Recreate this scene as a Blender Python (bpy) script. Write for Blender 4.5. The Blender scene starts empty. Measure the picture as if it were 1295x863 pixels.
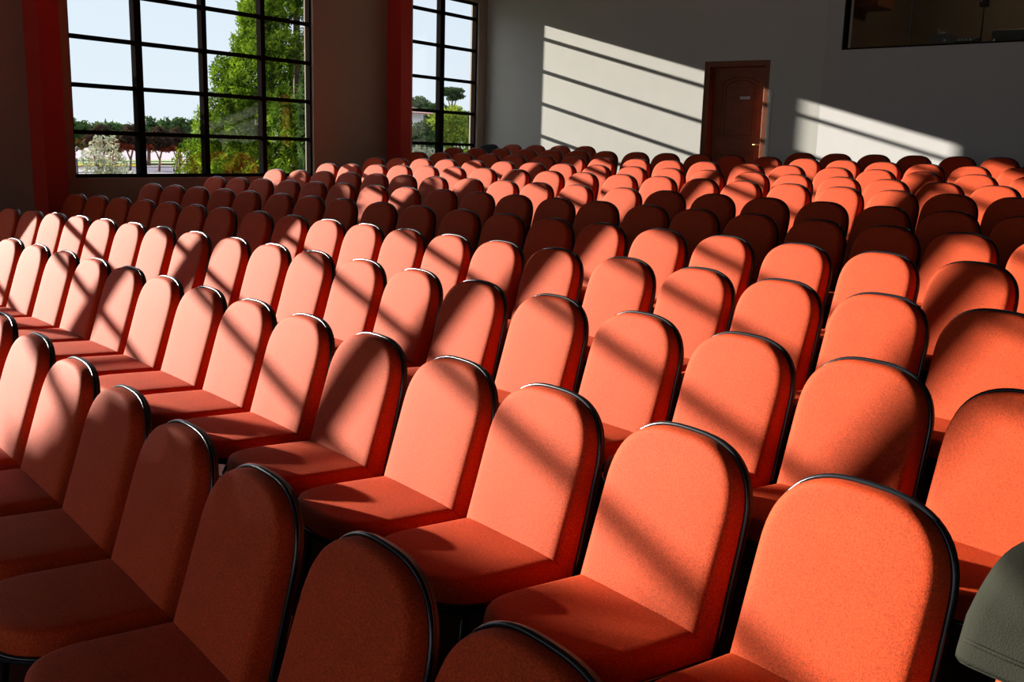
import bpy, bmesh, math, random
from mathutils import Vector, Matrix
random.seed(7)
SC = bpy.context.scene
COL = SC.collection
U = 0.54                      # metres per seat pitch
CHAIR_H = 0.857
ZOFF = 1.675                  # eye height
CXR, CYR = -29.8959, -88.6933 # centre the curved rows turn about (pitch units)

# ------------------------------------------------------------------ materials
def new_mat(name):
    m = bpy.data.materials.new(name); m.use_nodes = True
    nt = m.node_tree
    return m, nt, nt.nodes['Principled BSDF']

def mat(name, col, rough=0.6, metal=0.0, spec=0.5, noise=0.0, nscale=8.0, bump=0.0, bscale=200.0, sheen=0.0, sheen_tint=(1, 1, 1), coat=0.0):
    m, nt, b = new_mat(name)
    b.inputs['Base Color'].default_value = (*col, 1)
    b.inputs['Roughness'].default_value = rough
    b.inputs['Metallic'].default_value = metal
    b.inputs['Specular IOR Level'].default_value = spec
    b.inputs['Sheen Weight'].default_value = sheen
    b.inputs['Sheen Roughness'].default_value = 0.45
    b.inputs['Sheen Tint'].default_value = (*sheen_tint, 1)
    b.inputs['Coat Weight'].default_value = coat
    if noise or bump:
        tc = nt.nodes.new('ShaderNodeTexCoord')
    if noise:
        n = nt.nodes.new('ShaderNodeTexNoise'); n.inputs['Scale'].default_value = nscale; n.inputs['Detail'].default_value = 4
        nt.links.new(tc.outputs['Object'], n.inputs['Vector'])
        mx = nt.nodes.new('ShaderNodeMix'); mx.data_type = 'RGBA'
        nt.links.new(n.outputs['Fac'], mx.inputs[0])
        mx.inputs[6].default_value = (*[max(0, c * (1 - noise)) for c in col], 1)
        mx.inputs[7].default_value = (*[min(1, c * (1 + noise)) for c in col], 1)
        nt.links.new(mx.outputs[2], b.inputs['Base Color'])
    if bump:
        n2 = nt.nodes.new('ShaderNodeTexNoise'); n2.inputs['Scale'].default_value = bscale; n2.inputs['Detail'].default_value = 2
        nt.links.new(tc.outputs['Object'], n2.inputs['Vector'])
        bp = nt.nodes.new('ShaderNodeBump'); bp.inputs['Strength'].default_value = bump; bp.inputs['Distance'].default_value = 0.002
        nt.links.new(n2.outputs['Fac'], bp.inputs['Height'])
        nt.links.new(bp.outputs['Normal'], b.inputs['Normal'])
    return m

def matt(name, col):
    m = bpy.data.materials.new(name); m.use_nodes = True
    nt = m.node_tree; nt.nodes.clear()
    out = nt.nodes.new('ShaderNodeOutputMaterial'); d = nt.nodes.new('ShaderNodeBsdfDiffuse'); d.inputs['Color'].default_value = (*col, 1)
    nt.links.new(d.outputs[0], out.inputs['Surface']); return m

def weave(m, amount, scale):
    """Fine yarn-to-yarn colour variation on top of the broad mottling."""
    nt = m.node_tree; b = nt.nodes['Principled BSDF']; src = b.inputs['Base Color'].links[0].from_socket
    tc = [n for n in nt.nodes if n.type == 'TEX_COORD'][0]
    n = nt.nodes.new('ShaderNodeTexNoise'); n.inputs['Scale'].default_value = scale; n.inputs['Detail'].default_value = 1
    nt.links.new(tc.outputs['Object'], n.inputs['Vector'])
    mr = nt.nodes.new('ShaderNodeMapRange'); mr.inputs[1].default_value = 0.3; mr.inputs[2].default_value = 0.7; mr.inputs[3].default_value = 1 - amount; mr.inputs[4].default_value = 1 + amount
    nt.links.new(n.outputs['Fac'], mr.inputs[0])
    mx = nt.nodes.new('ShaderNodeMix'); mx.data_type = 'RGBA'; mx.blend_type = 'MULTIPLY'; mx.inputs[0].default_value = 1.0
    nt.links.new(src, mx.inputs[6]); nt.links.new(mr.outputs[0], mx.inputs[7]); nt.links.new(mx.outputs[2], b.inputs['Base Color'])

def glass_mat(name, tint=(1, 1, 1), refl=1.0):
    m = bpy.data.materials.new(name); m.use_nodes = True
    nt = m.node_tree; nt.nodes.clear()
    out = nt.nodes.new('ShaderNodeOutputMaterial')
    mix = nt.nodes.new('ShaderNodeMixShader'); tr = nt.nodes.new('ShaderNodeBsdfTransparent'); gl = nt.nodes.new('ShaderNodeBsdfGlossy')
    fr = nt.nodes.new('ShaderNodeFresnel'); fr.inputs['IOR'].default_value = 1.45
    mu = nt.nodes.new('ShaderNodeMath'); mu.operation = 'MULTIPLY'; mu.inputs[1].default_value = refl
    tr.inputs['Color'].default_value = (*tint, 1); gl.inputs['Roughness'].default_value = 0.0
    nt.links.new(fr.outputs[0], mu.inputs[0]); nt.links.new(mu.outputs[0], mix.inputs[0])
    nt.links.new(tr.outputs[0], mix.inputs[1]); nt.links.new(gl.outputs[0], mix.inputs[2])
    nt.links.new(mix.outputs[0], out.inputs['Surface'])
    return m

def leaf_mat(name, a, b_, trans=0.35):
    """Leaves: colour varies leaf by leaf with position noise; a share of the light passes through."""
    m = bpy.data.materials.new(name); m.use_nodes = True
    nt = m.node_tree; nt.nodes.clear()
    out = nt.nodes.new('ShaderNodeOutputMaterial')
    tc = nt.nodes.new('ShaderNodeTexCoord'); n = nt.nodes.new('ShaderNodeTexNoise'); n.inputs['Scale'].default_value = 3.0; n.inputs['Detail'].default_value = 5
    nt.links.new(tc.outputs['Object'], n.inputs['Vector'])
    rp = nt.nodes.new('ShaderNodeValToRGB'); rp.color_ramp.elements[0].position = 0.35; rp.color_ramp.elements[1].position = 0.65
    rp.color_ramp.elements[0].color = (*a, 1); rp.color_ramp.elements[1].color = (*b_, 1)
    nt.links.new(n.outputs['Fac'], rp.inputs[0])
    d = nt.nodes.new('ShaderNodeBsdfDiffuse'); t = nt.nodes.new('ShaderNodeBsdfTranslucent'); mx = nt.nodes.new('ShaderNodeMixShader')
    mx.inputs[0].default_value = trans
    for s in (d, t): nt.links.new(rp.outputs[0], s.inputs['Color'])
    nt.links.new(d.outputs[0], mx.inputs[1]); nt.links.new(t.outputs[0], mx.inputs[2]); nt.links.new(mx.outputs[0], out.inputs['Surface'])
    return m

M = {}
M['fabric'] = mat('vermilion upholstery', (0.415, 0.035, 0.0050), 0.74, spec=0.35, noise=0.22, nscale=9.0, bump=0.4, bscale=420.0, sheen=0.0)
M['fabric'].node_tree.nodes['Principled BSDF'].inputs['Specular Tint'].default_value = (1.0, 0.83, 0.50, 1)
weave(M['fabric'], 0.34, 240.0)
M['fabric_black'] = mat('black upholstery', (0.012, 0.011, 0.012), 0.9, spec=0.2, bump=0.3)
M['shell'] = mat('black shell plastic', (0.012, 0.011, 0.012), 0.45)
M['trim'] = mat('glossy black edge trim', (0.008, 0.009, 0.011), 0.22, spec=0.45)
M['leg'] = mat('dark steel tube', (0.05, 0.05, 0.055), 0.3, metal=0.9)
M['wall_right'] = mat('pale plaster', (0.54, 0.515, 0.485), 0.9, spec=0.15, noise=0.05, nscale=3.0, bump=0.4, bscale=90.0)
M['wall'] = mat('grey plaster', (0.60, 0.575, 0.515), 0.9, spec=0.15, noise=0.05, nscale=3.0, bump=0.4, bscale=90.0)
M['wall_side'] = mat('taupe plaster', (0.46, 0.36, 0.27), 0.9, spec=0.15, noise=0.05, nscale=3.0, bump=0.4, bscale=90.0)
M['pillar'] = mat('oxblood paint', (0.60, 0.040, 0.022), 0.75, spec=0.3, noise=0.06, nscale=4.0)
M['floor'] = mat('dark red carpet', (0.050, 0.010, 0.010), 0.95, spec=0.1, noise=0.25, nscale=30.0, bump=0.4)
M['ceiling'] = mat('dull ceiling board', (0.16, 0.14, 0.12), 0.9, spec=0.1, noise=0.05)
M['frame'] = matt('black window steel', (0.013, 0.010, 0.009))
M['wood'] = mat('dark stained wood', (0.22, 0.056, 0.014), 0.5, spec=0.35, noise=0.35, nscale=6.0)
M['plate'] = mat('white name plate', (0.75, 0.75, 0.75), 0.5)
M['plate_ink'] = mat('grey print', (0.25, 0.25, 0.27), 0.6)
M['brass'] = mat('brass handle', (0.55, 0.36, 0.12), 0.3, metal=0.9)
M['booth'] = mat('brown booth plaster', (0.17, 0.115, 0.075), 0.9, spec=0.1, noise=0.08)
M['black'] = mat('matt black casing', (0.010, 0.010, 0.011), 0.5)
M['grey_case'] = mat('grey metal casing', (0.08, 0.075, 0.08), 0.5)
M['silver'] = mat('pale bright metal', (0.7, 0.72, 0.75), 0.25, metal=0.6)
M['jacket'] = mat('olive grey cloth', (0.024, 0.024, 0.017), 0.95, spec=0.05, noise=0.2, nscale=14.0, bump=0.7, bscale=300.0)
M['glass'] = glass_mat('clear window glass', (0.97, 0.985, 0.98), 1.6)
M['booth_glass'] = glass_mat('booth glass', (0.90, 0.92, 0.89), 1.0)
M['strip'] = mat('white cable cover', (0.6, 0.6, 0.58), 0.5)

# ------------------------------------------------------------------ helpers
def build(name, bm, material, parent=None, smooth=False, loc=None):
    me = bpy.data.meshes.new(name)
    bm.normal_update(); bm.to_mesh(me); bm.free()
    me.materials.append(material)
    if smooth:
        for p in me.polygons: p.use_smooth = True
    o = bpy.data.objects.new(name, me); COL.objects.link(o)
    if parent is not None: o.parent = parent
    if loc is not None: o.location = loc
    return o

def empty(name, loc=(0, 0, 0), rz=0.0):
    o = bpy.data.objects.new(name, None); COL.objects.link(o)
    o.location = loc; o.rotation_euler = (0, 0, rz); o.empty_display_size = 0.1
    return o

def tag(o, label, cat, group=None):
    o['label'] = label; o['category'] = cat
    if group: o['group'] = group
    return o

def struct(o):
    o['kind'] = 'structure'; return o

def box(bm, x0, x1, y0, y1, z0, z1, bevel=0.0):
    r = bmesh.ops.create_cube(bm, size=1.0)
    vs = r['verts']
    for v in vs:
        v.co = Vector(((x0 + x1) / 2 + v.co.x * (x1 - x0), (y0 + y1) / 2 + v.co.y * (y1 - y0), (z0 + z1) / 2 + v.co.z * (z1 - z0)))
    if bevel:
        es = list({e for v in vs for e in v.link_edges})
        bmesh.ops.bevel(bm, geom=es, offset=bevel, segments=2, affect='EDGES', profile=0.5)
    return vs

def tube(bm, pts, r, seg=8, closed=False, cap=True):
    pts = [Vector(p) for p in pts]; n = len(pts); rings = []
    prev = None
    for i, p in enumerate(pts):
        if closed: t = (pts[(i + 1) % n] - pts[i - 1]).normalized()
        elif i == 0: t = (pts[1] - pts[0]).normalized()
        elif i == n - 1: t = (pts[-1] - pts[-2]).normalized()
        else: t = (pts[i + 1] - pts[i - 1]).normalized()
        if prev is None:
            a = Vector((0, 0, 1)) if abs(t.z) < 0.9 else Vector((1, 0, 0))
            u = t.cross(a).normalized()
        else:
            u = (prev - t * prev.dot(t)).normalized()
        prev = u; w = t.cross(u)
        rr = r[i] if isinstance(r, (list, tuple)) else r
        rings.append([bm.verts.new(p + (u * math.cos(k * 2 * math.pi / seg) + w * math.sin(k * 2 * math.pi / seg)) * rr) for k in range(seg)])
    for i in range(n if closed else n - 1):
        A, B = rings[i], rings[(i + 1) % n]
        for k in range(seg):
            bm.faces.new((A[k], A[(k + 1) % seg], B[(k + 1) % seg], B[k]))
    if cap and not closed:
        bm.faces.new(rings[0][::-1]); bm.faces.new(rings[-1])

def copy_tree(o, parent=None):
    c = o.copy(); COL.objects.link(c)
    if parent is not None: c.parent = parent
    for ch in list(o.children): copy_tree(ch, c)
    return c

# ------------------------------------------------------------------ the chair
HW, TIP, NN = 0.429 * U, 0.411 * U, 2.72     # half width, depth of the rounded end, roundness
REC = 0.24                                    # how far the back leans

def outline(hw, L, tip, n_side=5, n_arc=30, n_base=7):
    """Closed loop (x, s): base edge at s = 0, straight sides, rounded end at s = L."""
    pts = []
    for i in range(n_side): pts.append((hw, (L - tip) * i / n_side))
    for i in range(n_arc + 1):
        th = math.pi * i / n_arc; c, s = math.cos(th), math.sin(th)
        pts.append((hw * math.copysign(abs(c) ** (2 / NN), c), L - tip + tip * abs(s) ** (2 / NN)))
    for i in range(n_side): pts.append((-hw, (L - tip) * (1 - (i + 1) / n_side)))
    for i in range(1, n_base): pts.append((-hw + 2 * hw * i / n_base, 0.0))
    return pts

def inset(pts, d):
    n = len(pts); out = []
    for i, (x, s) in enumerate(pts):
        if s <= 1e-9 and abs(x) < max(p[0] for p in pts) - 1e-6:
            hw = max(p[0] for p in pts); out.append((x * (hw - d) / hw, 0.0)); continue
        ax, as_ = pts[i - 1]; bx, bs = pts[(i + 1) % n]
        if s <= 1e-9: ax, as_, bx, bs = x, s - 1, x, s + 1
        if s <= 1e-9 and x < 0: ax, as_, bx, bs = x, s + 1, x, s - 1
        tx, ts = bx - ax, bs - as_; l = math.hypot(tx, ts)
        nx, ns = -ts / l, tx / l
        out.append((x + nx * d, max(0.0, s + ns * d)))
    return out

def slab(frame, loops):
    """Rings of points (x, s, h) joined into a skin; the last ring closes on a fan."""
    bm = bmesh.new(); rings = []
    for lp in loops: rings.append([bm.verts.new(frame(*p)) for p in lp])
    n = len(rings[0])
    for a, b in zip(rings, rings[1:]):
        for k in range(n): bm.faces.new((a[k], a[(k + 1) % n], b[(k + 1) % n], b[k]))
    c = Vector((0, 0, 0))
    for v in rings[-1]: c += v.co
    cv = bm.verts.new(c / n)
    for k in range(n): bm.faces.new((rings[-1][k], rings[-1][(k + 1) % n], cv))
    return bm

def cushion(frame, hw, L, tip, thick):
    base = outline(hw, L, tip); loops = []
    for d, h in ((0.003, -0.004), (0.0045, 0.28), (0.008, 0.61), (0.012, 0.79), (0.018, 0.90), (0.029, 0.97), (0.044, 1.0)):
        loops.append([(x, s, h * thick(s0)) for (x, s), (x0, s0) in zip(inset(base, d), base)])
    inner = inset(base, 0.046)
    cs = L * 0.47
    for k, h in ((0.80, 1.03), (0.55, 1.05), (0.28, 1.06)):
        loops.append([(x * k, cs + (s - cs) * k, h * thick(cs + (s - cs) * k)) for (x, s) in inner])
    return slab(frame, loops)

def shell(frame, hw, L, tip, depth):
    base = outline(hw, L, tip); loops = []
    for d, h in ((0.002, 0.0), (-0.005, -0.006), (-0.006, -0.020), (0.002, -depth * 0.75), (0.03, -depth)):
        loops.append([(x, s, h) for (x, s) in inset(base, d)])
    inner = inset(base, 0.03); cs = L * 0.5
    for k, h in ((0.6, 1.15), (0.3, 1.22)):
        loops.append([(x * k, cs + (s - cs) * k, -depth * h) for (x, s) in inner])
    bm = slab(frame, loops)
    bmesh.ops.reverse_faces(bm, faces=bm.faces[:])
    return bm

def trim_line(frame, hw, L, tip):
    pts = [p for p in outline(hw, L, tip) if not (p[1] <= 1e-9 and abs(p[0]) < hw - 1e-6)]
    bm = bmesh.new(); tube(bm, [frame(x * 1.006, s + (0.0015 if s > L - tip else 0), -0.004) for x, s in pts], 0.0070, 8)
    return bm

BACK_L = 0.55
def back_frame(x, s, h):
    # s runs up the back, h forward out of it; the rounded top sits at (0, 0, CHAIR_H)
    v = s - BACK_L
    return Vector((x, -0.012 + v * math.sin(REC) - h * math.cos(REC), CHAIR_H + v * math.cos(REC) + h * math.sin(REC)))

SEAT_L, SEAT_A = 0.490, math.radians(4.0)
SEAT_O = (-0.117, 0.336)
def seat_frame(x, s, h):
    return Vector((x, SEAT_O[0] - s * math.cos(SEAT_A) - h * math.sin(SEAT_A), SEAT_O[1] + s * math.sin(SEAT_A) + h * math.cos(SEAT_A)))

def lerp(a, b, t): return a + (b - a) * max(0, min(1, t))

def make_chair(fabric):
    root = empty('upholstered_chair')
    th_b = lambda s: lerp(0.080, 0.045, s / BACK_L)
    th_s = lambda s: lerp(0.076, 0.068, s / SEAT_L)
    seat = build('seat', cushion(seat_frame, HW, SEAT_L, TIP, th_s), fabric, root, True)
    back = build('backrest', cushion(back_frame, HW, BACK_L, TIP, th_b), fabric, root, True)
    build('seat_trim', trim_line(seat_frame, HW, SEAT_L, TIP), M['trim'], seat, True)
    build('back_trim', trim_line(back_frame, HW, BACK_L, TIP), M['trim'], back, True)
    build('seat_shell', shell(seat_frame, HW, SEAT_L, TIP, 0.030), M['shell'], root, True)
    build('back_shell', shell(back_frame, HW, BACK_L, TIP, 0.022), M['shell'], root, True)
    for sx in (-1, 1):
        bm = bmesh.new(); tube(bm, [(sx * 0.17, -0.47, 0.335), (sx * 0.185, -0.50, 0.30), (sx * 0.20, -0.53, 0.0)], 0.011)
        build('leg', bm, M['leg'], root, True)
        bm = bmesh.new(); tube(bm, [(sx * 0.17, -0.17, 0.315), (sx * 0.185, -0.12, 0.29), (sx * 0.20, -0.03, 0.0)], 0.011)
        build('leg', bm, M['leg'], root, True)
        bm = bmesh.new(); tube(bm, [(sx * 0.187, -0.505, 0.26), (sx * 0.187, -0.11, 0.26)], 0.008)
        build('stretcher', bm, M['leg'], root, True)
        bm = bmesh.new(); tube(bm, [(sx * 0.14, -0.20, 0.312), (sx * 0.14, -0.085, 0.318), (sx * 0.14, -0.052, 0.38), (sx * 0.14, -0.022, 0.52)], 0.011)
        build('back_support', bm, M['leg'], root, True)
    return root

# rows: radius, heading of the first chair, pitch, height, floor shape, small shifts of the single chairs
ROWS = {
    'A': (95.410, 0.23036, 0.9805, -1.4903, (0.379, 0.276, 0.036), (0.30, 0.15, 0.09, -0.06, -0.07, -0.08, 0.02, 0.00)),
    'B': (97.213, 0.17168, 0.9697, -1.3449, (0.011, 0.038, 0.014), (0.21, 0.15, 0.17, -0.04, 0.05, 0.08, -0.10, -0.02, -0.13, -0.06, -0.00, -0.05, 0.00, 0.03)),
    'C': (99.067, 0.11988, 0.9901, -1.2218, (-0.082, -0.116, -0.023), (0.14, 0.14, 0.11, -0.05, -0.04, -0.01, -0.13, -0.06, 0.02, 0.01, -0.03, -0.02, -0.04, -0.05, -0.01, 0.02, 0.02, 0.00)),
    'D': (101.036, 0.10415, 0.9777, -1.0933, (-0.044, -0.064, -0.013), (0.16, 0.15, 0.06, -0.04, -0.12, -0.16, -0.12, 0.04, 0.08, 0.06, 0.04, -0.02, -0.03, -0.06, -0.07, 0.01, 0.03, 0.01, 0.01)),
    'E': (103.045, 0.09906, 1.0159, -0.9496, (-0.023, -0.036, -0.007), (0.11, -0.02, -0.10, -0.08, -0.17, -0.04, -0.06, -0.08, 0.02, 0.02, 0.10, 0.08, 0.06, 0.02, 0.01, 0.00, 0.01, 0.00, -0.03)),
    'F': (104.999, 0.09522, 0.9955, -0.7961, (-0.066, -0.133, -0.048), (-0.00, -0.04, -0.09, -0.05, -0.08, -0.08, -0.01, 0.00, 0.07, 0.09, 0.05, 0.06, 0.02, 0.04, -0.02, -0.03, 0.00, 0.01, -0.03)),
    'G': (106.876, 0.09274, 1.0231, -0.6406, (-0.061, -0.146, -0.068), (0.10, 0.10, -0.01, -0.01, -0.05, -0.09, -0.08, -0.00, 0.01, -0.06, -0.05, 0.08, 0.03, 0.03, 0.03, 0.03, -0.01, -0.04)),
    'H': (108.729, 0.09197, 0.9925, -0.4624, (-0.092, -0.211, -0.094), (0.03, -0.04, 0.05, -0.08, -0.05, -0.09, -0.06, 0.01, 0.03, 0.01, 0.06, 0.06, 0.07, -0.00, 0.02, 0.02, -0.01, -0.06)),
    'I': (110.545, 0.09050, 1.0129, -0.3237, (-0.069, -0.190, -0.102), (0.05, 0.01, -0.03, -0.08, -0.07, -0.01, -0.04, -0.06, -0.02, 0.02, 0.04, 0.04, 0.10, 0.06, 0.06, -0.00, -0.02, -0.07)),
    'J': (112.361, 0.08840, 1.0315, -0.1637, (-0.068, -0.210, -0.128), (0.16, 0.09, -0.01, -0.01, -0.07, -0.05, -0.02, -0.09, -0.03, -0.06, -0.08, 0.05, 0.04, 0.12, 0.03, -0.04, -0.02)),
    'K': (114.205, 0.10521, 0.9962, -0.0085, (-0.086, -0.264, -0.162), (-0.03, -0.00, -0.03, -0.03, -0.05, 0.02, 0.01, 0.05, 0.02, 0.03, 0.06, 0.04, 0.01, -0.03, -0.05)),
    'L': (116.056, 0.18259, 0.9952, 0.1297, (0.000, 0.000, -0.006), (0.01, -0.01, 0.00, 0.00, 0.03, -0.03)),
    'M': (116.056, 0.09479, 0.9977, 0.1387, (0.000, 0.000, 0.028), (0.02, 0.00, -0.00, -0.01)),
}

def zpoly(c, X): return (c[0] * X / 10 + c[1]) * X / 10 + c[2]

def row_geo(key):
    R, th0, pk, z, c, sh = ROWS[key]
    return R, th0, pk, z, c, sh

def seat_spot(key, k):
    """Top-centre of the back of chair k of a row (pitch units) and its heading."""
    R, th0, pk, z, c, sh = ROWS[key]
    x = k * pk + (SPREAD[key].get(k, 0.0))
    th = th0 + x / R
    X, Y = CXR + R * math.sin(th), CYR + R * math.cos(th)
    g = ROW_G[key]
    return X * U * g, Y * U * g, (z + zpoly(c, clampx(key, X))) * U * g + ZOFF - CHAIR_H, th

def clampx(key, X):
    lo, hi = XR[key]; return max(lo, min(hi, X))

# which chairs of each row the photograph shows (k of the first and of the last)
SHOWN = {'A': (0, 7), 'B': (-1, 14), 'C': (-1, 18), 'D': (0, 20), 'E': (0, 19), 'F': (0, 19), 'G': (0, 19),
         'H': (0, 18), 'I': (0, 17), 'J': (0, 17), 'K': (-2, 15), 'L': (0, 5), 'M': (-1, 3)}
ROW_G = {k: 0.985 * (1 - 0.028 * min(1.0, max(0.0, (i - 4) / 5.0))) for i, k in enumerate('ABCDEFGHIJKL')}
ROW_G['M'] = ROW_G['L']; ROW_G['A'] *= 1.045; ROW_G['B'] *= 1.012
SPREAD, XR = {}, {}
for key, (R, th0, pk, z, c, sh) in ROWS.items():
    a, b = SHOWN[key]
    off = {k: (sh[k] if 0 <= k < len(sh) else (sh[0] if k < 0 else sh[-1])) for k in range(a, b + 1)}
    for _ in range(200):                                  # keep neighbours from touching
        for k in range(a, b):
            gap = pk + off[k + 1] - off[k]
            if gap < 0.935:
                d = (0.935 - gap) / 2 + 1e-4; off[k] -= d; off[k + 1] += d
    if key == 'B': off[14] += 0.14
    SPREAD[key] = off
    n = len(sh)
    XR[key] = (CXR + R * math.sin(th0), CXR + R * math.sin(th0 + (n - 1) * pk / R))

# ------------------------------------------------------------------ the room
XIN, XWIN, XOUT = -11.189, -11.275, -11.375
YB = 14.968
XR_, YF, ZC = 6.5, -9.5, 5.2
CORN_X, RA = -4.985, 0.112

# floor: one flat tread per row, a riser behind each row
def floor_z(key, X): 
    R, th0, pk, z, c, sh = ROWS[key]
    return (z + zpoly(c, clampx(key, X))) * U * ROW_G[key] + ZOFF - CHAIR_H
order = 'ABCDEFGHIJKL'
xs = [-20.72 + i * (12.04 + 20.72) / 40 for i in range(41)]
bm = bmesh.new()
prof = []                                                  # (radius or None, row)
for i, key in enumerate(order):
    if i: prof.append((ROWS[key][0] - 1.45, key, key))
    if i < len(order) - 1: prof.append((ROWS[order[i + 1]][0] - 1.45, key, order[i + 1]))
cols = []
for X in xs:
    col = [Vector((X * U, YF, floor_z('A', X / ROW_G['A'])))]
    for R, key, near in prof:
        g = ROW_G[near]
        Y = (CYR + math.sqrt(R * R - (X / g - CXR) ** 2)) * g
        col.append(Vector((X * U, min(max(Y * U, YF + 0.01), YB), floor_z(key, X / ROW_G[key]))))
    col.append(Vector((X * U, YB, floor_z('L', X))))
    cols.append([bm.verts.new(v) for v in col])
for a, b in zip(cols, cols[1:]):
    for j in range(len(a) - 1): bm.faces.new((a[j], b[j], b[j + 1], a[j + 1]))
struct(build('floor', bm, M['floor']))

bm = bmesh.new(); box(bm, -11.47, XR_ + 0.2, YF - 0.2, YB + 4.0, ZC, ZC + 0.15); struct(build('ceiling', bm, M['ceiling']))

# windows of the left wall, the first unseen and added for skylight: (y0, y1, mullions)
SILL, HEAD = 1.20, 4.235
BARS = [v * 0.985 * U + ZOFF for v in (0.13, 1.17, 2.22, 3.26, 4.29)]
WINS = [(-8.3, -3.05, (-7.0, -5.7, -4.4)), (-1.35, 4.50, (0.87, 2.06, 3.27)), (6.805, 10.68, (7.76, 8.76, 9.76)), (12.92, 14.725, (13.74,))]
WALL_Z0 = -0.3
bm = bmesh.new()
ys = [YF] + [v for w in WINS for v in w[:2]] + [YB + 0.25]
box(bm, XOUT, XIN, YF - 0.2, YB + 0.25, WALL_Z0, SILL)
box(bm, XOUT, XIN, YF - 0.2, YB + 0.25, HEAD, ZC + 0.1)
for i in range(0, len(ys), 2): box(bm, XOUT, XIN, ys[i] - (0.2 if i == 0 else 0), ys[i + 1], SILL, HEAD)
struct(build('wall_left', bm, M['wall_side']))
for i, (y0, y1, mul) in enumerate(WINS):
    bm = bmesh.new(); f = 0.035; d = 0.045
    box(bm, XWIN - d, XWIN + d, y0, y0 + f, SILL, HEAD); box(bm, XWIN - d, XWIN + d, y1 - f, y1, SILL, HEAD)
    box(bm, XWIN - d, XWIN + d, y0 + f, y1 - f, SILL, SILL + 0.045); box(bm, XWIN - d, XWIN + d, y0 + f, y1 - f, HEAD - f, HEAD)
    w = struct(build('window_%d' % (i + 1), bm, M['frame']))
    edges = [y0 + f] + [m for m in mul] + [y1 - f]
    for k, m in enumerate(mul):
        bm = bmesh.new(); hw = 0.060 if (len(mul) == 1 or i < 2) else (0.050 if k == 0 else 0.038)
        box(bm, XWIN - 0.045, XWIN + 0.055, m - hw, m + hw, SILL + 0.045, HEAD - f, 0.006)
        build('mullion', bm, M['frame'], w)
    bars = [z + (0.04 if i < 2 else 0.0) for z in BARS]
    for z in bars:
        bm = bmesh.new(); box(bm, XWIN - 0.03, XWIN + 0.03, y0 + f, y1 - f, z - 0.026, z + 0.026, 0.004)
        build('glazing_bar', bm, M['frame'], w)
    bm = bmesh.new()
    zz = [SILL + 0.045] + bars + [HEAD - f]
    for a, b in zip(edges, edges[1:]):
        for z0, z1 in zip(zz, zz[1:]):
            bm.faces.new([bm.verts.new(v) for v in ((XWIN, a, z0), (XWIN, b, z0), (XWIN, b, z1), (XWIN, a, z1))])
    build('window_glass', bm, M['glass'], w)

for y0, y1, e in ((6.27, 6.53, 0.29), (12.30, 12.56, 0.29)):
    bm = bmesh.new(); box(bm, XIN - 0.01, XIN + e, y0, y1, 0.0, ZC, 0.004)
    struct(build('pillar', bm, M['pillar']))

# back wall with the door opening
DX0, DX1, DZ0, DZ1 = -6.875, -5.80, 0.80, 3.13
bm = bmesh.new(); T = 0.30
box(bm, XIN, DX0, YB, YB + T, WALL_Z0, ZC); box(bm, DX1, CORN_X, YB, YB + T, WALL_Z0, ZC); box(bm, DX0, DX1, YB, YB + T, DZ1, ZC)
struct(build('wall_back', bm, M['wall']))
# door: frame set just inside the wall face, leaf set back in it
door = struct(empty('door_1', ((DX0 + DX1) / 2, YB, DZ0)))
def dlocal(bm): bmesh.ops.translate(bm, vec=-door.location, verts=bm.verts[:]); return bm
bm = bmesh.new(); fw = 0.085
box(bm, DX0, DX0 + fw, YB + 0.018, YB + 0.27, DZ0, DZ1, 0.006); box(bm, DX1 - fw, DX1, YB + 0.018, YB + 0.27, DZ0, DZ1, 0.006)
box(bm, DX0 + fw, DX1 - fw, YB + 0.018, YB + 0.27, DZ1 - fw, DZ1, 0.006)
build('door_frame', dlocal(bm), M['wood'], door)
LX0, LX1, LY = DX0 + fw + 0.003, DX1 - fw - 0.003, YB + 0.205
bm = bmesh.new(); box(bm, LX0, LX1, LY, LY + 0.045, DZ0, DZ1 - fw - 0.003, 0.003)
leaf = build('door_leaf', dlocal(bm), M['wood'], door)
def arch(x0, x1, z0, z1, rise):
    pts = [(x0, LY, z0), (x1, LY, z0), (x1, LY, z1 - rise)]
    for i in range(1, 12):
        t = i / 12; pts.append((x1 + (x0 - x1) * t, LY, z1 - rise + rise * math.sin(math.pi * t) ** 0.8))
    pts.append((x0, LY, z1 - rise)); return pts
m_ = 0.15
for (z0, z1, rise) in ((1.93, 2.90, 0.09), (0.98, 1.76, 0.0)):
    for g in (0.0, 0.055):
        bm = bmesh.new()
        if rise: pts = arch(LX0 + m_ + g, LX1 - m_ - g, z0 + g, z1 - g, rise)
        else: pts = [(LX0 + m_ + g, LY, z0 + g), (LX1 - m_ - g, LY, z0 + g), (LX1 - m_ - g, LY, z1 - g), (LX0 + m_ + g, LY, z1 - g)]
        tube(bm, pts, 0.011, 6, closed=True)
        build('door_moulding', dlocal(bm), M['wood'], door)
    bm = bmesh.new()
    box(bm, LX0 + m_ + 0.075, LX1 - m_ - 0.075, LY - 0.012, LY + 0.004, z0 + 0.075, z1 - 0.075 - rise, 0.008)
    build('door_panel', dlocal(bm), M['wood'], door)
bm = bmesh.new(); box(bm, -6.33, -6.165, LY - 0.018, LY - 0.010, 2.560, 2.600, 0.002); pl = build('name_plate', dlocal(bm), M['plate'], door)
bm = bmesh.new()
for i in range(7): box(bm, -6.318 + i * 0.021, -6.318 + i * 0.021 + 0.013, LY - 0.0195, LY - 0.0178, 2.571, 2.589)
build('plate_lettering', bm_ := dlocal(bm), M['plate_ink'], pl)
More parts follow.
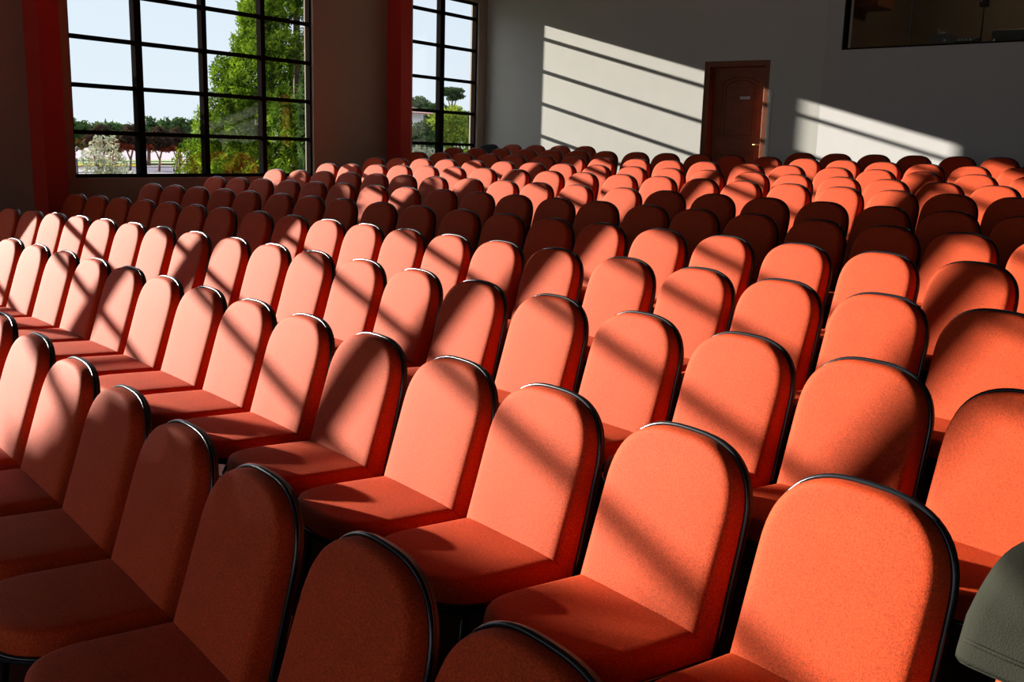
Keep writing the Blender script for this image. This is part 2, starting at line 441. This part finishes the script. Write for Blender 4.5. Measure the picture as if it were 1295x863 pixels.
bm = bmesh.new(); tube(bm, [(-5.945, LY - 0.005, 1.86), (-5.945, LY - 0.055, 1.86), (-6.05, LY - 0.06, 1.86)], 0.010); build('door_handle', dlocal(bm), M['brass'], door, True)
bm = bmesh.new(); box(bm, DX0, DX1, YB + 0.275, YB + 0.295, DZ0, DZ1); build('door_backing', dlocal(bm), M['wood'], door)
bm = bmesh.new(); box(bm, -5.745, -5.728, YB - 0.014, YB + 0.002, 0.85, 2.72, 0.003); tag(build('pale_strip', bm, M['strip']), 'thin pale vertical cable cover on the back wall right of the door', 'cable cover')  # thin pale upright bar on the wall face

# right hand wall, turned a little towards the windows, with the booth opening
OB0, OB1, OZ0, OZ1, LEN = 0.255, 5.2, 3.235, 4.75, 12.5
bm = bmesh.new()
box(bm, 0, LEN, 0, T, WALL_Z0, OZ0); box(bm, 0, OB0, 0, T, OZ0, ZC); box(bm, OB1, LEN, 0, T, OZ0, ZC); box(bm, OB0, OB1, 0, T, OZ1, ZC)
rw = struct(build('wall_right', bm, M['wall_right'])); rw.location = (CORN_X, YB, 0); rw.rotation_euler = (0, 0, -RA)
booth = struct(empty('window_5', (CORN_X, YB, 0), -RA))
bm = bmesh.new(); f = 0.05
box(bm, OB0, OB0 + f, 0.02, 0.10, OZ0, OZ1); box(bm, OB1 - f, OB1, 0.02, 0.10, OZ0, OZ1); box(bm, OB0 + f, OB1 - f, 0.02, 0.10, OZ0, OZ0 + 0.025); box(bm, OB0 + f, OB1 - f, 0.02, 0.10, OZ1 - 0.03, OZ1)
build('booth_frame', bm, M['frame'], booth)
for a, b in ((OB0 + f, 1.195), (1.201, 3.2), (3.206, OB1 - f)):
    bm = bmesh.new(); box(bm, a, b, 0.055, 0.061, OZ0 + 0.025, OZ1 - 0.03); build('booth_glass', bm, M['booth_glass'], booth)
for a in (1.198, 3.203):
    bm = bmesh.new(); box(bm, a - 0.004, a + 0.004, 0.050, 0.066, OZ0 + 0.025, OZ1 - 0.03); build('glass_joint', bm, M['grey_case'], booth)
bm = bmesh.new()
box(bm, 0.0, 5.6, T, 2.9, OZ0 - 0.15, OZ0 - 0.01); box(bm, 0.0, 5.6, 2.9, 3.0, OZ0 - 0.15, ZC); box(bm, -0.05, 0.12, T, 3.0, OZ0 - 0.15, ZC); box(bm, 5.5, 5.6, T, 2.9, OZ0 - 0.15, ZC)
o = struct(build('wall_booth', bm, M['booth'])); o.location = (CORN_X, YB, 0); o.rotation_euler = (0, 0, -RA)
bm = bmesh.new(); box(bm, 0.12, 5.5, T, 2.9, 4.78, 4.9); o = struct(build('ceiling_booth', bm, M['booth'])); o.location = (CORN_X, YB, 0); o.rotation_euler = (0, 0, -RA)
ld = bpy.data.lights.new('booth_fill', 'POINT'); ld.energy = 14.0; ld.color = (1.0, 0.9, 0.75); ld.shadow_soft_size = 0.12; lo = bpy.data.objects.new('booth_fill', ld); COL.objects.link(lo)  # fill light added to lift the dark booth interior, without a fixture
v_ = Matrix.Rotation(-RA, 4, 'Z') @ Vector((2.4, 1.4, 4.6)); lo.location = (CORN_X + v_.x, YB + v_.y, 4.6)
def bpt(a, d, z): 
    v = Matrix.Rotation(-RA, 4, 'Z') @ Vector((a, d, z)); return Vector((CORN_X + v.x, YB + v.y, z))
def booth_thing(name, a, d, z, label, cat):
    return tag(empty(name, bpt(a, d, z), -RA), label, cat)
ZB = OZ0 - 0.01
t = booth_thing('ceiling_beam', 0.36, 0.62, 3.93, 'brown wooden beam end in the upper left corner of the booth window', 'beam')
bm = bmesh.new(); box(bm, -0.24, 0.16, -0.1, 0.5, -0.03, 0.85, 0.01); build('beam_body', bm, M['wood'], t)
t = booth_thing('amplifier', 1.54, 0.42, ZB, 'grey amplifier box on the ledge behind the booth window', 'amplifier')
bm = bmesh.new(); box(bm, -0.14, 0.14, -0.1, 0.16, 0.012, 0.20, 0.008); build('casing', bm, M['grey_case'], t)
for sx in (-0.1, 0.1):
    for sy in (-0.06, 0.12):
        bm = bmesh.new(); tube(bm, [(sx, sy, 0), (sx, sy, 0.013)], 0.014); build('foot', bm, M['black'], t)
bm = bmesh.new(); tube(bm, [(0.06, -0.099, 0.11), (0.06, -0.115, 0.11)], 0.018, 12); build('knob', bm, M['silver'], t)
t = booth_thing('microphone', 1.52, 0.40, ZB + 0.20, 'small pale gadget lying on the grey amplifier box', 'gadget')
bm = bmesh.new(); tube(bm, [(-0.05, 0, 0.020), (0.0, 0, 0.026), (0.05, 0, 0.020)], [0.012, 0.020, 0.008], 8); build('gadget_body', bm, M['silver'], t, True)
bm = bmesh.new(); tube(bm, [(-0.045, 0.01, 0.03), (-0.055, 0.02, 0.085)], 0.006, 6); build('antenna', bm, M['silver'], t, True)
t = booth_thing('mixing_desk', 1.92, 0.48, ZB, 'low dark mixing desk on the ledge right of the grey box', 'mixer')
bm = bmesh.new(); vs = box(bm, -0.20, 0.03, -0.15, 0.2, 0, 0.13, 0.006)
for v in bm.verts:
    if v.co.z > 0.06: v.co.z += v.co.y * 0.25
build('desk_body', bm, M['black'], t)
for i in range(4):
    bm = bmesh.new(); box(bm, -0.17 + i * 0.05, -0.15 + i * 0.05, -0.10, -0.07, 0.10, 0.125, 0.003); build('fader', bm, M['silver'], t)
t = booth_thing('stand_lamp', 2.06, 0.36, ZB, 'thin black stand with a small black box on top behind the booth glass', 'stand')
bm = bmesh.new(); tube(bm, [(0, 0, 0), (0, 0, 0.012)], 0.09, 20); build('base', bm, M['black'], t)
bm = bmesh.new(); tube(bm, [(0, 0, 0.01), (0, 0, 0.56)], 0.010, 8); build('pole', bm, M['black'], t, True)
bm = bmesh.new(); box(bm, -0.058, 0.058, -0.04, 0.05, 0.53, 0.78, 0.01); build('head', bm, M['black'], t)
bm = bmesh.new(); tube(bm, [(-0.03, -0.039, 0.60), (-0.03, -0.048, 0.60)], 0.010, 10); build('knob', bm, M['silver'], t)
t = booth_thing('equipment_case', 2.50, 0.44, ZB, 'long dark equipment case at the right edge of the booth window', 'case')
bm = bmesh.new(); box(bm, -0.30, 0.36, -0.12, 0.2, 0, 0.215, 0.03); build('case_body', bm, M['black'], t)
bm = bmesh.new(); box(bm, -0.27, -0.245, -0.127, -0.118, 0.03, 0.10, 0.002); build('latch', bm, M['silver'], t)
bm = bmesh.new(); box(bm, -0.12, 0.02, -0.128, -0.118, 0.02, 0.032, 0.002); build('badge', bm, M['silver'], t)

# the sides behind the camera
bm = bmesh.new(); box(bm, XR_, XR_ + 0.2, YF - 0.2, YB + 0.2, WALL_Z0, ZC); struct(build('wall_far_right', bm, M['wall_side']))
bm = bmesh.new(); FX0, FX1, FZ0, FZ1 = -10.9, 6.2, 0.45, 5.0
box(bm, XIN, XR_, YF - 0.2, YF, WALL_Z0, FZ0); box(bm, XIN, XR_, YF - 0.2, YF, FZ1, ZC); box(bm, XIN, FX0, YF - 0.2, YF, FZ0, FZ1); box(bm, FX1, XR_, YF - 0.2, YF, FZ0, FZ1)
struct(build('wall_front', bm, M['wall_side']))
w = struct(empty('window_6', (0, 0, 0)))  # unseen glazing added to bring skylight onto the front chairs
for k in range(7):
    x = FX0 + 0.03 + (FX1 - FX0 - 0.06) * k / 6
    bm = bmesh.new(); box(bm, x - 0.03, x + 0.03, YF - 0.14, YF - 0.06, FZ0, FZ1); build('mullion', bm, M['frame'], w)
for z in (FZ0 + 0.03, (FZ0 + FZ1) / 2, FZ1 - 0.03):
    bm = bmesh.new(); box(bm, FX0, FX1, YF - 0.14, YF - 0.06, z - 0.03, z + 0.03); build('glazing_bar', bm, M['frame'], w)
bm = bmesh.new(); bm.faces.new([bm.verts.new(v) for v in ((FX0, YF - 0.1, FZ0), (FX1, YF - 0.1, FZ0), (FX1, YF - 0.1, FZ1), (FX0, YF - 0.1, FZ1))]); build('window_glass', bm, M['glass'], w)

# ------------------------------------------------------------------ the rows of chairs
ORD = 'first second third fourth fifth sixth seventh eighth ninth tenth eleventh twelfth thirteenth fourteenth fifteenth sixteenth seventeenth eighteenth nineteenth twentieth twenty-first'.split()
RNAME = {'A': 'front row', 'B': 'second row', 'C': 'third row', 'D': 'fourth row', 'E': 'fifth row', 'F': 'sixth row', 'G': 'seventh row',
         'H': 'eighth row', 'I': 'ninth row', 'J': 'tenth row', 'K': 'eleventh row'}
def light_state(key, k):
    if key == 'A': return '' if k <= 3 else 'shaded '
    if key == 'D' and k <= 6: return 'shaded '
    if key == 'E' and k <= 10: return 'shaded '
    if key == 'F': return 'shaded '
    if key == 'G' and k >= 15: return 'shaded '
    if key in 'LM': return 'shaded '
    if key == 'B' and 0 <= k <= 13 or key == 'C' and k >= 3 or key == 'D' and k >= 11: return 'sunlit '
    return ''
red = make_chair(M['fabric']); first = True
for key in ROWS:
    a, b = SHOWN[key]
    for k in range(a, b + 1):
        X, Y, z, th = seat_spot(key, k)
        if key == 'M' and k == -1:
            o = make_chair(M['fabric_black'])
            tag(o, 'black upholstered chair at the far left end of the back row', 'chair')
        else:
            o = red if first else copy_tree(red); first = False
            nth = ORD[k - a]
            if key == 'M': lab = 'dark red upholstered chair, %s from left of the back row left of the door' % ORD[k]
            elif key == 'L': lab = 'dark red upholstered chair, %s of the back row right of the door' % nth
            else: lab = '%sred upholstered chair, %s from the left in the %s' % (light_state(key, k), nth, RNAME[key])
            tag(o, lab, 'chair', 'red chairs of the ' + RNAME.get(key, 'back row'))
        o.location = (X, Y, z)
        o.rotation_euler = (0, 0, -th + random.uniform(-0.012, 0.012))

# jacket over the chair at the right edge
X, Y, z, th = seat_spot('B', 14)
jk = tag(empty('jacket', (X, Y, z), -th), 'olive grey jacket draped over the back of the rightmost second-row chair', 'jacket')
def drape():
    bm = bmesh.new(); base = [p for p in outline(HW + 0.036, BACK_L + 0.036, TIP) if True]
    hem = 0.285
    def side(hf, flare):
        rings = []
        arc = [p for p in outline(HW + 0.034, BACK_L + 0.048, TIP, 5, 30, 7) if p[1] > 1e-9 or abs(abs(p[0]) - HW - 0.034) < 1e-6]
        return arc
    arc = side(0, 0)
    # sections across the thickness, from the front face of the cushion to behind the shell
    secs = []
    rnd = random.Random(3)
    lay = [(0.70, 0.102), (0.86, 0.102), (0.935, 0.096), (0.99, 0.080), (1.0, 0.050), (1.0, 0.010), (0.99, -0.030), (0.94, -0.046), (0.8, -0.050)]
    def ring(k, h):
        out = []
        for x, s in arc:
            s2 = hem + max(0.0, s - hem) if s > hem else hem - (0 if s > 0 else 0)
            flare = 0.020 * (1 - min(1, (s2 - hem) / 0.3))
            w = 0.006 * math.sin(x * 27 + s2 * 19 + h * 30) + 0.004 * math.sin(s2 * 43 - x * 17)
            xx = (x * (1 if k == 1 else k)) + math.copysign(flare, x) * k
            cs = hem
            ss = cs + (s2 - cs) * (k if k < 1 else 1)
            out.append((xx, ss, h + w + (flare * 0.5 if h > 0.05 else -flare * 0.3 if h < 0 else 0)))
        return out
    rings = [[bm.verts.new(back_frame(*p)) for p in ring(k, h)] for k, h in lay]
    for a, b in zip(rings, rings[1:]):
        for i in range(len(a) - 1):
            bm.faces.new((a[i], b[i], b[i + 1], a[i + 1]))
    # front and back sheets: fill inside by strips between mirrored points
    for rg, flip in ((rings[0], False), (rings[-1], True)):
        n = len(rg)
        for i in range(n // 2):
            q = (rg[i], rg[i + 1], rg[n - 2 - i], rg[n - 1 - i])
            if len(set(q)) == 4:
                bm.faces.new(q if not flip else q[::-1])
            elif len(set(q)) == 3:
                t3 = []
                for v in q:
                    if v not in t3: t3.append(v)
                bm.faces.new(t3 if not flip else t3[::-1])
    return bm
o = build('jacket_body', drape(), M['jacket'], jk, True)
md = o.modifiers.new('thickness', 'SOLIDIFY'); md.thickness = 0.006; md.offset = 1.0
bm = bmesh.new()
tube(bm, [back_frame(x, 0.332, 0.121 + 0.005 * math.sin(x * 27 + 6.3)) for x in [(-0.265 + 0.53 * i / 20) for i in range(21)]], 0.0045, 6)
build('hem_seam', bm, M['jacket'], jk, True)

# ------------------------------------------------------------------ the garden outside
GZ = 0.20
M['lawn'] = mat('lawn', (0.10, 0.16, 0.035), 0.95, noise=0.3, nscale=2.0)
M['pave'] = mat('pinkish paving', (0.20, 0.165, 0.18), 0.9, noise=0.08, nscale=0.6)
M['bounce_ground'] = mat('pale bounce ground', (0.55, 0.50, 0.46), 0.9, noise=0.08, nscale=0.6)
M['yellow'] = mat('yellow kerb paint', (0.75, 0.55, 0.05), 0.7)
M['bark'] = mat('bark', (0.10, 0.065, 0.045), 0.9, noise=0.3)
M['bark_light'] = mat('pale bark', (0.22, 0.13, 0.09), 0.9, noise=0.3)
M['fence'] = mat('dark fence rail', (0.03, 0.035, 0.035), 0.6)
M['house'] = mat('white render', (0.72, 0.72, 0.74), 0.9)
M['roof'] = mat('brown roof tile', (0.22, 0.085, 0.06), 0.8, noise=0.25, nscale=2.0)
M['conifer'] = leaf_mat('conifer sprays', (0.010, 0.032, 0.004), (0.17, 0.26, 0.016))
M['dark_leaf'] = leaf_mat('dark leaves', (0.015, 0.035, 0.012), (0.06, 0.10, 0.03))
M['tinted_leaf'] = leaf_mat('reflection tinted leaves', (0.022, 0.016, 0.011), (0.060, 0.038, 0.024))  # brown here carries the red chairs' reflection in the window glass
M['silver_leaf'] = leaf_mat('silvery leaves', (0.13, 0.14, 0.085), (0.42, 0.42, 0.31))
M['lime_leaf'] = leaf_mat('lime leaves', (0.06, 0.11, 0.012), (0.26, 0.30, 0.04))

bm = bmesh.new(); box(bm, -31, XOUT - 0.02, YF - 0.22, 120, GZ - 0.1, GZ); struct(build('lawn', bm, M['lawn']))
bm = bmesh.new(); box(bm, -31, 40, -60, YF - 0.22, GZ - 0.1, GZ + 0.004); struct(build('bounce_ground', bm, M['bounce_ground']))  # unseen ground made pale to bounce sunlight in through the front glazing
bm = bmesh.new(); box(bm, -160, -31, -40, 220, GZ - 0.1, GZ - 0.005); struct(build('pavement', bm, M['pave']))
bm = bmesh.new(); box(bm, -50, -49, 28.0, 33.5, GZ - 0.005, GZ + 0.12, 0.02); tag(build('kerb', bm, M['yellow']), 'yellow painted kerb beyond the garden fence', 'kerb')
bm = bmesh.new(); box(bm, -62, -52, 10, 80, GZ - 0.005, GZ + 0.10, 0.02); struct(build('grass_verge', bm, M['lawn']))

def leaves(blobs, n, size, seed, squash=1.0, hang=0.0, aspect=1.6):
    """Leaf quads scattered through the outer part of a set of ellipsoids."""
    rnd = random.Random(seed); verts = []; faces = []
    vol = [b[3] * b[4] * b[5] for b in blobs]; tot = sum(v ** 0.7 for v in vol)
    for b, v in zip(blobs, vol):
        for _ in range(int(n * v ** 0.7 / tot)):
            while True:
                d = Vector((rnd.uniform(-1, 1), rnd.uniform(-1, 1), rnd.uniform(-1, 1)))
                if 0.05 < d.length <= 1: break
            d = d.normalized() * (rnd.uniform(0.35, 1.0) ** 0.5) * rnd.uniform(0.9, 1.08)
            c = Vector((b[0] + d.x * b[3], b[1] + d.y * b[4], b[2] + d.z * b[5]))
            a = Vector((rnd.gauss(0, 1), rnd.gauss(0, 1), rnd.gauss(0, 1) - hang)).normalized()
            e = a.cross(Vector((rnd.gauss(0, 1), rnd.gauss(0, 1), rnd.gauss(0, 1)))).normalized()
            s = size * rnd.uniform(0.6, 1.3); i = len(verts)
            verts += [c - a * s * aspect, c + e * s * 0.6, c + a * s * aspect, c - e * s * 0.6]; faces.append((i, i + 1, i + 2, i + 3))
    me = bpy.data.meshes.new('foliage'); me.from_pydata(verts, [], faces); me.update()
    return me

def plant(name, loc, label, cat, blobs, n, size, lm, trunk, bark, seed, group=None, hang=0.0, aspect=1.6):
    root = tag(empty(name, loc), label, cat, group)
    me = leaves(blobs, n, size, seed, hang=hang, aspect=aspect); me.materials.append(lm)
    o = bpy.data.objects.new('foliage', me); COL.objects.link(o); o.parent = root
    if trunk:
        bm = bmesh.new()
        for pts, r in trunk: tube(bm, pts, r, 8)
        build('trunk', bm, bark, root, True)
    return root

# big conifer, seen through the middle window
rnd = random.Random(11); blobs = []
for i in range(460):
    z = 10.9 * rnd.random() ** 1.15 + 0.15; R0 = max(0.2, (11.5 - z) * 0.375 - 0.42)
    a = rnd.uniform(0, 2 * math.pi); rr = R0 * rnd.uniform(0.45, 0.95) ** 0.6
    s = rnd.uniform(0.28, 0.50) * (0.55 + 0.5 * (11 - z) / 11)
    blobs.append((rr * math.cos(a), rr * math.sin(a), z, s, s, s * 1.7))
plant('conifer_tree', (-25, 23.15, GZ), 'large bright green conifer filling the right half of the wide window', 'tree', blobs, 150000, 0.042, M['conifer'],
      [([(0, 0, -0.1), (0, 0, 5), (0, 0, 10.5)], [0.16, 0.11, 0.03])], M['bark'], 5, hang=0.6, aspect=2.0)
plant('conifer_shrub', (-24.6, 19.75, GZ), 'yellow green conifer shrub at the foot of the large conifer', 'shrub', [(0, 0, 0.45, 0.45, 0.5, 0.6), (0.1, 0.3, 0.8, 0.4, 0.4, 0.5)], 4200, 0.040, M['conifer'], [([(0, 0, -0.05), (0, 0, 0.7)], [0.05, 0.02])], M['bark'], 6)
# pale shrub
plant('silver_shrub', (-22, 14.15, GZ), 'pale silvery leaved shrub seen through the lower left window panes', 'shrub',
      [(0, 0, 1.12, 0.35, 0.38, 0.42), (0.1, -0.38, 0.95, 0.3, 0.30, 0.36), (-0.1, 0.35, 0.80, 0.3, 0.34, 0.38), (0, 0.05, 0.5, 0.35, 0.42, 0.35), (0, 0.6, 0.45, 0.25, 0.25, 0.28), (0.05, -0.2, 1.35, 0.15, 0.16, 0.2), (0, 0.2, 1.38, 0.14, 0.16, 0.2)],
      1150, 0.042, M['silver_leaf'], [([(0, 0, -0.05), (0, -0.1, 0.6), (0, -0.3, 1.1)], [0.05, 0.035, 0.015]), ([(0, 0.02, -0.05), (0, 0.15, 0.6), (0, 0.25, 1.2)], [0.045, 0.03, 0.015]), ([(0, 0.05, 0.0), (0, 0.4, 0.55)], [0.03, 0.012])], M['bark'], 9)
# small round trees along the paving, and the taller row behind them
for i, y in enumerate((24.2, 26.6, 28.3, 29.6, 30.9, 33.0)):
    plant('small_tree', (-42 + 0.4 * (i % 2), y, GZ), 'small tree with reflection-browned leaves on a thin trunk, %s from left beyond the fence' % ORD[i], 'tree',
          [(0, 0, 1.45, 0.6, 0.62, 0.5), (0.1, 0.35, 1.3, 0.45, 0.42, 0.36), (0, -0.35, 1.35, 0.45, 0.42, 0.38), (0, 0.1, 1.8, 0.4, 0.4, 0.3)], 1500, 0.085, M['tinted_leaf'],
          [([(0, 0, -0.05), (0.03, 0.05, 0.6), (0, 0.3, 1.3)], [0.06, 0.05, 0.03]), ([(0.03, 0.05, 0.5), (0, -0.3, 1.3)], [0.045, 0.02])], M['bark'], 20 + i, 'small trees beyond the fence')
for i, (y, h) in enumerate(((27.8, 2.7), (30.6, 2.55), (33.2, 2.45), (35.6, 2.7), (37.7, 2.95), (40.2, 2.75))):
    plant('leafy_tree', (-51, y, GZ), 'dark green leafy tree in the background row, %s from left' % ORD[i], 'tree',
          [(0, 0, h * 0.62, 1.5, 1.6, h * 0.34), (0.2, 0.7, h * 0.72, 0.7, 0.8, h * 0.22), (0, -0.7, h * (0.66 + 0.05 * (i % 3)), 0.7, 0.7, h * 0.2), (0, 0.1, h * (0.82 + 0.06 * (i % 2)), 0.5, 0.45, h * 0.16), (0, 1.1, h * (0.7 + 0.08 * ((i + 1) % 2)), 0.4, 0.4, h * 0.16), (0, -1.2, h * 0.7, 0.4, 0.4, h * 0.15)], 1500, 0.12, M['dark_leaf'],
          [([(0, 0, -0.05), (0, 0.1, h * 0.6)], [0.12, 0.06])], M['bark'], 40 + i, 'background trees')
# rail fence
fr = tag(empty('rail_fence', (-36, 21.6, GZ)), 'dark low rail fence between the lawn and the paving', 'fence')
for z in (0.16, 0.38, 0.60):
    bm = bmesh.new(); tube(bm, [(0, -4, z), (0, 8, z)], 0.018, 6); build('rail', bm, M['fence'], fr)
for y in (-3.9, 0.35, 5.0, 7.9):
    bm = bmesh.new(); box(bm, -0.035, 0.035, y - 0.035, y + 0.035, -0.05, 0.70, 0.005); build('post', bm, M['fence'], fr)

# house seen through the narrow window
hs = tag(empty('house', (-47, 49, GZ)), 'white house with a low brown tiled roof beyond the narrow window', 'house')
bm = bmesh.new(); box(bm, -5, 1.0, -6, 5.3, -0.05, 3.90); build('house_wall', bm, M['house'], hs)
bm = bmesh.new()
e = [(-6, -7, 3.78), (2.0, -7, 3.78), (2.0, 7.2, 3.78), (-6, 7.2, 3.78)]; top = [(-2, -4, 4.45), (-2, 6.4, 4.45)]
v = [bm.verts.new(p) for p in e]; w = [bm.verts.new(p) for p in top]
bm.faces.new((v[1], v[2], w[1], w[0])); bm.faces.new((v[3], v[0], w[0], w[1])); bm.faces.new((v[0], v[1], w[0])); bm.faces.new((v[2], v[3], w[1])); bm.faces.new(v[::-1])
build('roof', bm, M['roof'], hs)
plant('garden_shrub', (-25, 29.2, GZ), 'dark green shrub below the house in the narrow window left column', 'shrub',
      [(0, 0, 1.6, 0.8, 0.85, 0.75), (0, 0.3, 2.0, 0.4, 0.4, 0.5), (0, -0.5, 1.2, 0.6, 0.6, 0.9), (0, 0.7, 1.2, 0.6, 0.5, 0.9)], 4200, 0.06, M['dark_leaf'], [([(0, 0, -0.05), (0, 0.1, 1.5)], [0.06, 0.03])], M['bark'], 61)
plant('garden_shrub', (-25.5, 31.6, GZ), 'tall yellow green shrub in the narrow window right column', 'shrub',
      [(0, 0, 2.3, 0.8, 0.9, 0.8), (0, 0.5, 2.6, 0.5, 0.5, 0.6), (0, -0.6, 1.7, 0.6, 0.6, 1.0), (0, 0.6, 1.4, 0.7, 0.7, 1.1)], 5200, 0.06, M['lime_leaf'], [([(0, 0, -0.05), (0, 0.1, 2.1)], [0.07, 0.03])], M['bark'], 62)
plant('low_shrub', (-19, 22.3, GZ), 'pale green low shrub at the bottom of the narrow window', 'shrub', [(0, 0, 0.8, 0.6, 0.8, 0.75), (0, 0.8, 0.8, 0.6, 0.7, 0.7)], 2600, 0.05, M['silver_leaf'], [([(0, 0, -0.05), (0, 0, 0.8)], [0.04, 0.02])], M['bark'], 63)
for i, (y, h) in enumerate(((78.5, 6.6), (81.5, 6.9), (84.5, 6.5), (87.2, 6.2), (90.5, 5.8))):
    plant('far_tree', (-70, y, GZ), 'dark tree behind the house roof, %s from left' % ORD[i], 'tree',
          [(0, 0, h * 0.7, 1.6, 1.9, h * 0.28), (0, 0.8, h * 0.8, 0.9, 0.9, h * 0.18), (0, -0.8, h * 0.78, 0.9, 0.9, h * 0.2)], 1500, 0.16, M['dark_leaf'], [([(0, 0, -0.05), (0, 0, h * 0.7)], [0.2, 0.1])], M['bark'], 70 + i, 'trees behind the house')
plant('umbrella_pine', (-70.5, 87.9, GZ), 'umbrella-shaped pine standing above the house roof', 'tree',
      [(0, 0.2, 7.75, 1.3, 1.5, 0.32), (0, 1.2, 7.2, 0.8, 0.9, 0.28), (0, -0.7, 7.35, 0.8, 0.8, 0.25), (0, 0.3, 6.9, 0.7, 0.7, 0.22)], 1700, 0.13, M['dark_leaf'], [([(0, 0.2, -0.05), (0, 0.0, 4), (0, 0.3, 7.6)], [0.2, 0.14, 0.07]), ([(0, 0.0, 5.0), (0, 1.1, 7.1)], [0.09, 0.05]), ([(0, 0.1, 5.4), (0, -0.7, 7.2)], [0.08, 0.04])], M['bark'], 80)
# unseen evergreen added outside between the two windows to shade the hall rows
plant('shade_shrub', (-14.2, 7.1, GZ), 'unseen dense shrub added outside between the windows to shade the hall', 'shrub',
      [(0, 0, 1.5, 0.7, 1.15, 1.45), (0, 0.5, 1.7, 0.6, 0.75, 1.25), (0, -0.5, 1.3, 0.6, 0.7, 1.2)], 16000, 0.06, M['dark_leaf'], [([(0, 0, -0.05), (0, 0, 1.6)], [0.08, 0.04])], M['bark'], 90)

plant('shade_shrub', (-13.15, 13.35, GZ), 'unseen dense shrub added beside the narrow window to shade the back row', 'shrub',  # unseen shrub added, its height stepped to keep sun off the back row
      [(0, y - 13.35, (t - 0.2) / 2 + 0.12, 0.36, 0.22, (t - 0.2) / 2 - 0.12) for y, t in ((12.55, 3.4), (12.72, 3.3), (12.9, 3.1), (13.1, 2.95), (13.35, 2.8), (13.6, 2.65), (13.85, 2.5))], 15000, 0.05, M['dark_leaf'], [([(0, 0, -0.05), (0, 0, 1.4)], [0.07, 0.03])], M['bark'], 91)
plant('broad_tree', (-16.0, -1.72, GZ), 'broad dense evergreen tree outside the windows left of the camera', 'tree',
      [(0, y + 1.72, (t - 0.4) / 2 + 0.2, 0.7, 0.26, (t - 0.4) / 2 - 0.1) for y, t in ((-0.78, 4.0), (-0.95, 4.45), (-1.1, 4.68), (-1.3, 4.74), (-1.5, 4.86), (-1.7, 5.05), (-1.9, 5.25), (-2.1, 5.4), (-2.3, 5.5), (-2.6, 5.6), (-2.9, 5.6), (-3.2, 5.4))], 40000, 0.09, M['dark_leaf'], [([(0, 0, -0.05), (0, 0, 2.8)], [0.14, 0.06])], M['bark'], 92)
# ------------------------------------------------------------------ light
SUN_DIR = Vector((1.0, 0.215, -0.275))
sd = bpy.data.lights.new('sun', 'SUN'); sd.energy = 16.8; sd.angle = math.radians(0.55); sd.color = (1.0, 0.95, 0.88)
so = bpy.data.objects.new('sun', sd); COL.objects.link(so)
so.location = (-40, -8, 14); so.rotation_euler = SUN_DIR.to_track_quat('-Z', 'Y').to_euler()
w = bpy.data.worlds.new('sky'); SC.world = w; w.use_nodes = True
nt = w.node_tree; bg = nt.nodes['Background']
tc = nt.nodes.new('ShaderNodeTexCoord'); sp = nt.nodes.new('ShaderNodeSeparateXYZ'); rp = nt.nodes.new('ShaderNodeValToRGB')
nt.links.new(tc.outputs['Generated'], sp.inputs[0]); nt.links.new(sp.outputs[2], rp.inputs[0]); nt.links.new(rp.outputs[0], bg.inputs['Color'])
rp.color_ramp.elements[0].position = 0.0; rp.color_ramp.elements[0].color = (0.70, 0.775, 0.84, 1)
rp.color_ramp.elements[1].position = 0.34; rp.color_ramp.elements[1].color = (1.75, 1.85, 2.1, 1)
e = rp.color_ramp.elements.new(0.18); e.color = (0.64, 0.735, 0.84, 1)
bg.inputs['Strength'].default_value = 1.25

# ------------------------------------------------------------------ camera
cd = bpy.data.cameras.new('camera'); cam = bpy.data.objects.new('camera', cd); COL.objects.link(cam)
r = Vector((0.816595, 0.576554, 0.027543)); d = Vector((0.131574, -0.139468, -0.981446)); f = Vector((-0.562015, 0.805068, -0.189748))
mw = Matrix((( r.x, -d.x, -f.x, 0), (r.y, -d.y, -f.y, 0), (r.z, -d.z, -f.z, ZOFF), (0, 0, 0, 1)))
cam.matrix_world = mw
cd.sensor_width = 36.0; cd.sensor_fit = 'HORIZONTAL'; cd.lens = 36.0 * 1250.6 / 1295; cd.clip_start = 0.05; cd.clip_end = 600
SC.camera = cam
SC.view_settings.view_transform = 'Standard'; SC.view_settings.look = 'None'
SC.view_settings.exposure = 0.0; SC.view_settings.gamma = 1.0; SC.view_settings.use_curve_mapping = False
SC.cycles.max_bounces = 10; SC.cycles.diffuse_bounces = 5; SC.cycles.transparent_max_bounces = 16
SC.cycles.use_denoising = True; SC.cycles.caustics_reflective = False; SC.cycles.caustics_refractive = False
